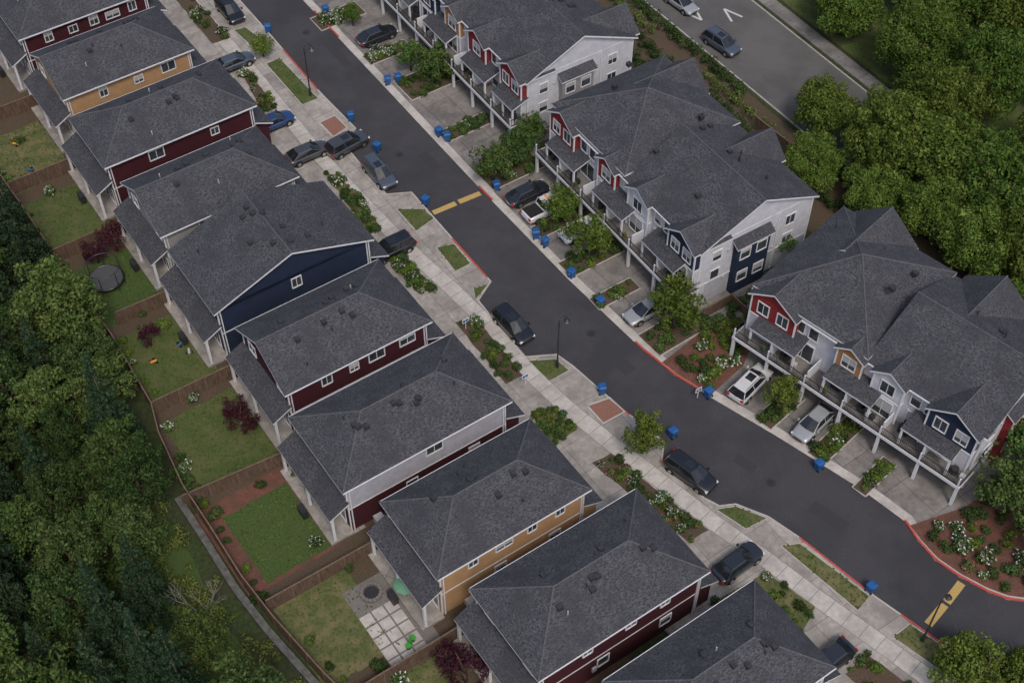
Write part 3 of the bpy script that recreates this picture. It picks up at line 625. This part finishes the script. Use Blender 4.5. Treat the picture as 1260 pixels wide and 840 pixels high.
g.cyl('mat',M('trampoline_mat',(.06,.062,.065),(.08,.082,.085)),(0,0,.78),(0,0,.82),1.62,1.62,28); g.finish('trampoline',(-39.6,7.4,.02))
g=G(); g.cyl('pole',darkm,(0,0,0),(0,0,2.3),.03,.03); g.cyl('canopy',M('parasol_green',(.12,.27,.17)),(0,0,2.0),(0,0,2.4),1.0,.05,8); g.finish('parasol',(-8.6,-27.2,.05))
for x,y in ((-8.2,-31.8),(-7.9,-31.1)):
    g=G(); g.cyl('seat',M('chair_green',(.05,.30,.05)),(0,0,.35),(0,0,.42),.25,.25,10); g.cyl('leg',darkm,(0,0,0),(0,0,.35),.2,.05,6); g.box('backrest',MATS['chair_green'],-.25,.25,.2,.25,.42,.9); g.finish('garden_chair',(x,y,.05),random.random()*6)
for x,y,m in ((-30.2,-1.6,pipew),(-33.2,-2.4,amber),(-31.4,-.6,bluem),(-50.5,23.5,bluem),(-40,3.2,pipew),(-53,27.5,amber)):
    g=G(); g.cyl('body',m,(0,0,.1),(.6,0,.25),.13,.10,8); g.cyl('handle',darkm,(.5,0,.2),(.7,0,.7),.03,.03,6)
    for s in (-.25,.25): g.cyl('wheel',blackr,(.1,s,.14),(.1,s*1.3,.14),.14,.14,10)
    g.finish('toy_car',(x,y,.03),random.random()*6)

# ------------------------------------------------------------------ vegetation
def leaves(clumps,dens,size,up=.25,ins=.78):
    c=np.array(clumps); n=np.maximum(6,(c[:,3]**2*12.57*dens).astype(int)); idx=np.repeat(np.arange(len(c)),n); N=len(idx)
    d=rng.normal(size=(N,3)); d[:,2]+=up; d/=np.linalg.norm(d,axis=1)[:,None]
    r=c[idx,3]*rng.uniform(ins,1.18,N); p=c[idx,:3]+d*r[:,None]
    nn=d+rng.normal(size=(N,3))*.55; nn/=np.linalg.norm(nn,axis=1)[:,None]
    a=np.cross(nn,rng.normal(size=(N,3))); a/=np.linalg.norm(a,axis=1)[:,None]; b=np.cross(nn,a)
    s=(size*rng.uniform(.6,1.35,N))[:,None]
    return np.stack([p+a*s,p+b*s*.62,p-a*s,p-b*s*.62],1).reshape(-1,3)
def vegmesh(name,leafsets,trunk=None,mats=None):
    TV,TF=([],[]) if trunk is None else trunk
    nt=len(TV); allv=[np.array(TV).reshape(-1,3)]; mi=[np.zeros(len(TF),int)]
    for v,m in leafsets: allv.append(v); mi.append(np.full(len(v)//4,m))
    V=np.concatenate(allv); nl=(len(V)-nt)//4
    me=bpy.data.meshes.new(name); me.vertices.add(len(V)); me.vertices.foreach_set('co',V.astype(np.float32).ravel())
    tl=[i for f in TF for i in f]; tt=[len(f) for f in TF]
    loops=np.concatenate([np.array(tl,int),np.arange(nt,len(V))]); tot=np.concatenate([np.array(tt,int),np.full(nl,4)])
    me.loops.add(len(loops)); me.loops.foreach_set('vertex_index',loops)
    me.polygons.add(len(tot)); st=np.concatenate([[0],np.cumsum(tot)[:-1]]); me.polygons.foreach_set('loop_start',st); me.polygons.foreach_set('loop_total',tot)
    for m in mats: me.materials.append(m)
    me.polygons.foreach_set('material_index',np.concatenate(mi)); me.update(calc_edges=True); return me
def trunk(H,R,r0,nl,seed):
    g=G(); R_=random.Random(seed); p=Vector((0,0,0)); top=Vector((R_.uniform(-.3,.3),R_.uniform(-.3,.3),H*.55))
    g.cyl('t',bark,p,top,r0,r0*.6,8)
    for i in range(nl):
        a=2*math.pi*i/nl+R_.uniform(-.3,.3); s=top*(R_.uniform(.55,1)); e=s+Vector((math.cos(a)*R*R_.uniform(.5,.8),math.sin(a)*R*R_.uniform(.5,.8),H*R_.uniform(.15,.35)))
        m=s.lerp(e,.5)+Vector((0,0,.2)); g.cyl('t',bark,s,m,r0*.45,r0*.3,6); g.cyl('t',bark,m,e,r0*.3,r0*.1,5)
        e2=m+Vector((R_.uniform(-1,1),R_.uniform(-1,1),R_.uniform(.5,1.2)))*R*.3; g.cyl('t',bark,m,e2,r0*.2,r0*.06,5)
    V,F,_,_=g.parts['t']; return V,F
def broad(name,R,H,mat,n=46,dens=16,size=.2,flat=.8,seed=0,hollow=.4,rc=(.11,.22)):
    R_=random.Random(seed); cl=[]; cz=H-R*flat
    lob=[(R_.uniform(0,6.28),R_.uniform(.78,1.15)) for _ in range(6)]
    for i in range(n):
        a=R_.uniform(0,6.28); u=R_.uniform(-.75,1); q=R_.uniform(hollow,.95); s=math.sqrt(1-u*u); k=1
        for la,lr in lob:
            if abs(math.sin((a-la)/2))<.35: k=lr
        cl.append((math.cos(a)*s*R*q*k,math.sin(a)*s*R*q*k,cz+u*R*flat*q*R_.uniform(.85,1.1),R*R_.uniform(*rc)))
    return vegmesh(name,[(leaves(cl,dens,size),1)],trunk(H,R,.05*R+.06,6,seed),[bark,mat])
def conifer(name,R,H,mat,seed):
    R_=random.Random(seed); cl=[]; z=H*.12
    while z<H:
        f=1-(z/H); rr=R*f**.8; nb=max(3,int(7*f)+3)
        for i in range(nb):
            a=R_.uniform(0,6.28)
            for q in (.35,.7,.95): cl.append((math.cos(a)*rr*q,math.sin(a)*rr*q,z-q*rr*.25,max(.22,R*.15*(1.2-q*.5)*(f+.3))))
        z+=H*.055
    g=G(); g.cyl('t',bark,(0,0,0),(0,0,H*.97),.22,.03,8); V,F,_,_=g.parts['t']
    return vegmesh(name,[(leaves(cl,24,.14,up=-.1),1)],(V,F),[bark,mat])
def shrub(name,R,mat,fl=None,nf=0,flat=.75,seed=0,dens=50,size=.08):
    R_=random.Random(seed); cl=[(0,0,R*flat*.5,R*.6)]
    for i in range(9):
        a=R_.uniform(0,6.28); q=R_.uniform(.3,.65); cl.append((math.cos(a)*R*q,math.sin(a)*R*q,R*flat*R_.uniform(.35,.8),R*R_.uniform(.28,.42)))
    sets=[(leaves(cl,dens,size,up=.4),1)]
    if fl:
        fc=[]
        for i in range(nf):
            c=R_.choice(cl); d=Vector((R_.gauss(0,1),R_.gauss(0,1),abs(R_.gauss(.6,1)))).normalized(); fc.append((c[0]+d.x*c[3],c[1]+d.y*c[3],c[2]+d.z*c[3],.075))
        sets.append((leaves(fc,90,.055),2))
    g=G(); g.cyl('t',bark,(0,0,0),(0,0,R*.5),.04,.02,6); V,F,_,_=g.parts['t']
    return vegmesh(name,sets,(V,F),[bark,mat]+([fl] if fl else []))
def put(me,name,x,y,s=1,z=0,sz=None):
    o=bpy.data.objects.new(name,me); COL.objects.link(o); o.location=(x,y,z); o.rotation_euler=(0,0,random.uniform(0,6.28)); o.scale=(s*random.uniform(.92,1.08),s*random.uniform(.92,1.08),(sz or s)*random.uniform(.92,1.08)); return o
bigB=[broad('maple_%d'%i,5.2,9.5,LG,n=150,dens=15,size=.165,seed=20+i) for i in range(4)]
forB=[broad('forest_%d'%i,3.6,9.5,[LD,LM,LD,LM,LY][i],n=95,dens=16,size=.155,seed=40+i,flat=1.05) for i in range(5)]
con=[conifer('conifer_%d'%i,3.0,13,LC,60+i) for i in range(2)]
smB=[broad('small_%d'%i,2.0,4.0,LG if i<2 else LM,n=60,dens=38,size=.10,seed=70+i,flat=.8,hollow=.2,rc=(.13,.26)) for i in range(3)]
purp=broad('purple',1.5,3.2,LP,n=40,dens=42,size=.09,seed=80,rc=(.14,.26))
S1=[shrub('shrub_a',.6,LM,seed=1),shrub('shrub_b',.6,LD,seed=2),shrub('shrub_c',.55,LG,seed=3,flat=.9)]
SFl=[shrub('flowering_a',.7,LM,LW,26,seed=4),shrub('flowering_b',.6,LD,LW,20,seed=5)]
SP=shrub('rose',.5,LM,LR,10,seed=6)
def fill(P,n,wt=(4,3,3,3,1),z=.1,sc=(.6,1.35),mind=.65):
    xs=[p[0] for p in P];ys=[p[1] for p in P];pts=[];t=0
    while len(pts)<n and t<n*40:
        t+=1; x=random.uniform(min(xs),max(xs)); y=random.uniform(min(ys),max(ys))
        if inpoly(x,y,P) and all((x-a)**2+(y-b)**2>mind**2 for a,b in pts): pts.append((x,y))
    for x,y in pts:
        k=random.choices(['m','d','g','f','r'],wt)[0]
        me={'m':S1[0],'d':S1[1],'g':S1[2],'f':random.choice(SFl),'r':SP}[k]
        put(me,{'f':'flowering_shrub','r':'rose_bush'}.get(k,'shrub'),x,y,random.uniform(*sc),z)
for P,n,wt in zip(beds,(12,12,22,18,18,16,28,18,10),((3,3,1,1,0),(3,3,2,1,1),(4,4,1,1,1),(2,2,2,3,0),(4,4,1,1,1),(3,4,3,0,0),(3,4,1,2,3),(3,3,2,1,0),(3,3,2,0,0))): fill(P,n,wt)
for i,(n,wt) in zip(isl,((14,(1,1,1,3,0)),(12,(1,1,1,4,0)),(24,(3,4,2,0,0)),(12,(3,3,2,1,0)),(22,(3,4,2,1,0)),(12,(3,3,2,0,0)),(16,(3,3,2,0,0)),(8,(2,1,3,1,0)),(20,(3,3,1,0,0)),(10,(3,3,1,0,0)),(14,(2,1,3,2,0)),(9,(2,3,2,2,0)))): fill(rect(i[0],i[1],i[2]-.6,i[3]-.4,i[4]),n,wt,.07,mind=.5)
fill([(15.4,-3.2),(18,-5.6),(20.8,-2.6),(22.5,1),(19.5,2)],22,(3,4,3,2,0),.08,(.9,1.7),.9)
fill([(34.6,-21),(37.6,-24.6),(40.5,-26.6),(46,-27),(50,-20),(46,-15),(38.8,-19)],62,(3,4,2,5,1),.08,(.8,1.6),.9)
fill([(46,-27),(60,-26),(60,-12),(50,-12)],30,(3,4,3,1,0),.08,(1.2,2.2),1.2)
fill([(2.0,26.8),(6.4,24.2),(14,30),(11,34.5)],26,(3,4,2,2,0),.06,(.9,1.7),.9)
fill([(19,2.6),(23,-.5),(31,8.8),(28.5,11)],30,(3,4,2,2,0),.06,(.9,1.6),.9)
for x,y,s,k in ((11.5,-12.6,1.15,0),(-28.4,42.4,.75,1),(-2.0,21.9,1.15,2),(-8.7,38.2,1.2,2),(-11.4,39.9,.95,2),(.4,24.2,1.1,2),(4.9,15.9,1.1,1),(7.6,10.9,1.3,1),(15.4,1.7,1.45,1),(24.3,-8.1,1.05,0),(26.5,11,.9,2),(41.5,-19.2,1.5,2),(44.2,-22.5,1.4,2),(44.8,-15.5,1.6,2),(42.5,-12.2,1.3,2),(-18.6,48.2,.7,1),(1.8,26.5,1.1,2)): put(smB[k],'small_tree',x,y,s,.08)
for x,y,s in ((-23.9,-10.6,1.0),(-24.8,-8.9,.8),(-3.6,-34.6,1.3),(-5,-33.4,.9),(-39.5,12,1.1),(-41,10.2,.9),(-34,-0.5,.8)): put(purp,'purple_leaf_tree',x,y,s)
for i,(x,y,s) in enumerate(((44.8,38.1,.95),(51,31.9,1.0),(38,22.6,1.0),(43,20.4,1.15),(48.5,15.5,1.05),(49.5,6.8,.95),(33.4,29.0,.78),(38.2,46.5,.85),(31,21.5,.62),(50.5,45.5,1.05),(56,22,1.1),(57,10,1.1),(56,0,1.0),(47,52,1),(57,40,1.1),(62,32,1.1),(41.5,14,.8),(53,-3,.9),(60,52,1.1),(45.5,28.5,.85),(37.5,55,.8),(45.5,8.5,.85),(47.5,.5,.8),(51,-8,.9),(36.5,17.5,.6))):
    put(bigB[i%4],'maple_tree',x,y,s,-.03,sz=s*random.uniform(.85,1.25))
def hedge(pl,wd,h,mat,name='hedge',skip=0):
    cl=[]
    for p,t in along(pl,.4):
        if skip and math.sin(p.x*1.7+p.y*.9)>.55: continue
        for k in range(2): cl.append((p.x+random.uniform(-.5,.5)*wd,p.y+random.uniform(-.5,.5)*wd,h*random.uniform(.3,.8),random.uniform(.3,.62)*wd*.6))
    me=vegmesh(name,[(leaves(cl,28,.11),1)],trunk(.3,.2,.02,3,1),[bark,mat]); o=bpy.data.objects.new(name,me); COL.objects.link(o); return o
d=Vector((.559,-.829))
sheet('planting_bed',[(6,66),(15.0,52.9),(24.3,39.2),(32.5,27),(46,7),(38,3),(10,44),(0,60)],-.01,soil)
for off,l0,l1,wd,m in ((1.4,0,62,1.3,LD),(3.1,0,60,1.1,LM),(5.2,5,58,1.3,LD),(8.0,6,50,1.3,LD)):
    s=Vector((6,67.5))-Vector((.83,.56))*off; hedge([tuple(s+d*l0),tuple(s+d*l1)],wd,1.1,m,skip=1)
hedge([(-11.8,9.6),(-9,6.6)],.8,.9,LG); hedge([(27.4,-12.9),(30.2,-10.2)],1.0,.9,LG); hedge([(30.4,-16.6),(32.8,-14.2)],.8,.8,LM)
hedge([(-29.5,-14.6),(-27,-18.2)],1,1.1,LD); hedge([(2.5,-11.3),(4.5,-9.4)],.8,.8,LD)
for x,y,s in ((-16.5,-22.2,1.2),(-13.5,-24.6,1),(-33.3,1.9,1.4),(-35.5,3.5,1.2),(-20.5,-27.5,1.5),(-17.2,-14.8,1),(-44,12,1.3),(-29,-7,1),(-27.5,1.0,1),(-48,20,1.2),(-53,28,1.2),(-21.8,-16.4,1),(-18.9,-15.2,.9),(-10.5,-33.5,1.4),(-8.8,-34.6,1.3)): put(random.choice(S1+SFl),'garden_shrub',x,y,s)
ins=offs(FB,.8)
for p,t in along(ins,1.5):
    if random.random()<.55: put(random.choice(S1+[SFl[0]]),'garden_shrub',p.x+random.uniform(-.3,.3),p.y+random.uniform(-.3,.3),random.uniform(.5,1.4))
# forest (greenbelt)
FP=[]; tries=0
def fdist(x,y):
    best=1e9;side=0
    for i in range(len(FB)-1):
        a=Vector(FB[i]);b=Vector(FB[i+1]);t=b-a;p=Vector((x,y));k=max(0,min(1,(p-a).dot(t)/t.length_squared));dd=(p-(a+t*k)).length
        if dd<best: best=dd; side=t.x*(p.y-a.y)-t.y*(p.x-a.x)
    return best if side<0 else -best
# a first rank of tall trees close to the fence behind the upper yards
for x,y in ((-50.2,12.4),(-46.6,7.6),(-43.2,3.0),(-40.6,-1.6),(-38.0,-5.2),(-36.2,-9.0),(-34.6,-12.6),(-33.4,-16.0),(-53.4,17.0),(-41.8,-6.5),(-45.2,-1.6)): FP.append((x,y))
while tries<13000:
    tries+=1; x=random.uniform(-72,-10); y=random.uniform(-54,24); dd=fdist(x,y)
    need=2.4+max(0,min(3.4,(-16-y)*.3))
    if need<dd<27 and all((x-a)**2+(y-b)**2>3.6**2 for a,b in FP): FP.append((x,y))
for i,(x,y) in enumerate(FP):
    dd=fdist(x,y); s=random.uniform(.7,1.18)*(.95 if i<11 else .78 if dd<6 else .9 if dd<10 else 1)
    if random.random()<.22: put(con[i%2],'conifer_tree',x,y,s*.9,-.05,sz=s*1.1)
    else: put(forB[random.choice([0,1,2,3,0,2,2])] if y>-16 else forB[random.choice([1,3,4,0,3,2])],'woodland_tree',x,y,s,-.05,sz=s*random.uniform(.85,1.3))
cl=[]; cl2=[]
while len(cl)<900:
    x=random.uniform(-60,-8); y=random.uniform(-50,30); dd=fdist(x,y)
    if 1.5<dd<24:
        r=random.uniform(.4,1.0)
        if dd<7.5: cl2.append((x,y,random.uniform(0,.4),r*random.uniform(.5,.95)))
        else: cl.append((x,y,random.uniform(.1,.7),r))
for nm,c_,m_ in (('undergrowth',cl,LM),('bramble_thicket',cl2,LY)):
    me=vegmesh(nm,[(leaves(c_,10 if nm=='undergrowth' else 24,.16 if nm=='undergrowth' else .11,up=.6),1)],trunk(.3,.2,.02,3,1),[bark,m_]); o=bpy.data.objects.new(nm,me); COL.objects.link(o)
P_=[]
for P,z,dn in TUFT:
    xs=[p[0] for p in P];ys=[p[1] for p in P]; A=(max(xs)-min(xs))*(max(ys)-min(ys))
    for _ in range(int(A*dn*.5)):
        x=random.uniform(min(xs)-.1,max(xs)+.1); y=random.uniform(min(ys)-.1,max(ys)+.1)
        if inpoly(x,y,P): P_.append((x,y,z+.02,random.uniform(.04,.10)))
me=vegmesh('grass_tufts',[(leaves(P_,10,.07,up=1.2),1)],trunk(.05,.02,.005,3,1),[bark,LGR]); o=bpy.data.objects.new('grass_tufts',me); COL.objects.link(o)
barkp=M('pale_bark',(.16,.14,.12),(.22,.20,.17),6,.9)
g=G()
def br(p,d_,l,r,k):
    e=p+d_*l; g.cyl('t',barkp,p,e,r,r*.65,6)
    if k:
        for _ in range(3): br(e,(d_+Vector((random.uniform(-.8,.8),random.uniform(-.8,.8),random.uniform(-.2,.4)))).normalized(),l*.72,r*.6,k-1)
br(Vector((0,0,0)),Vector((0,0,1)),2.0,.10,4); g.finish('bare_tree',(-24.6,-29.9,0))
feath=broad('feathery',3.6,4.6,LG,n=220,dens=24,size=.12,seed=97,flat=.75,hollow=.2,rc=(.06,.16))
put(feath,'ornamental_tree',35.4,-34.6,1.05,0); put(feath,'ornamental_tree',39.6,-35.6,1.05,0)
print('objects',len(bpy.data.objects),'forest',len(FP),'tufts',len(P_))
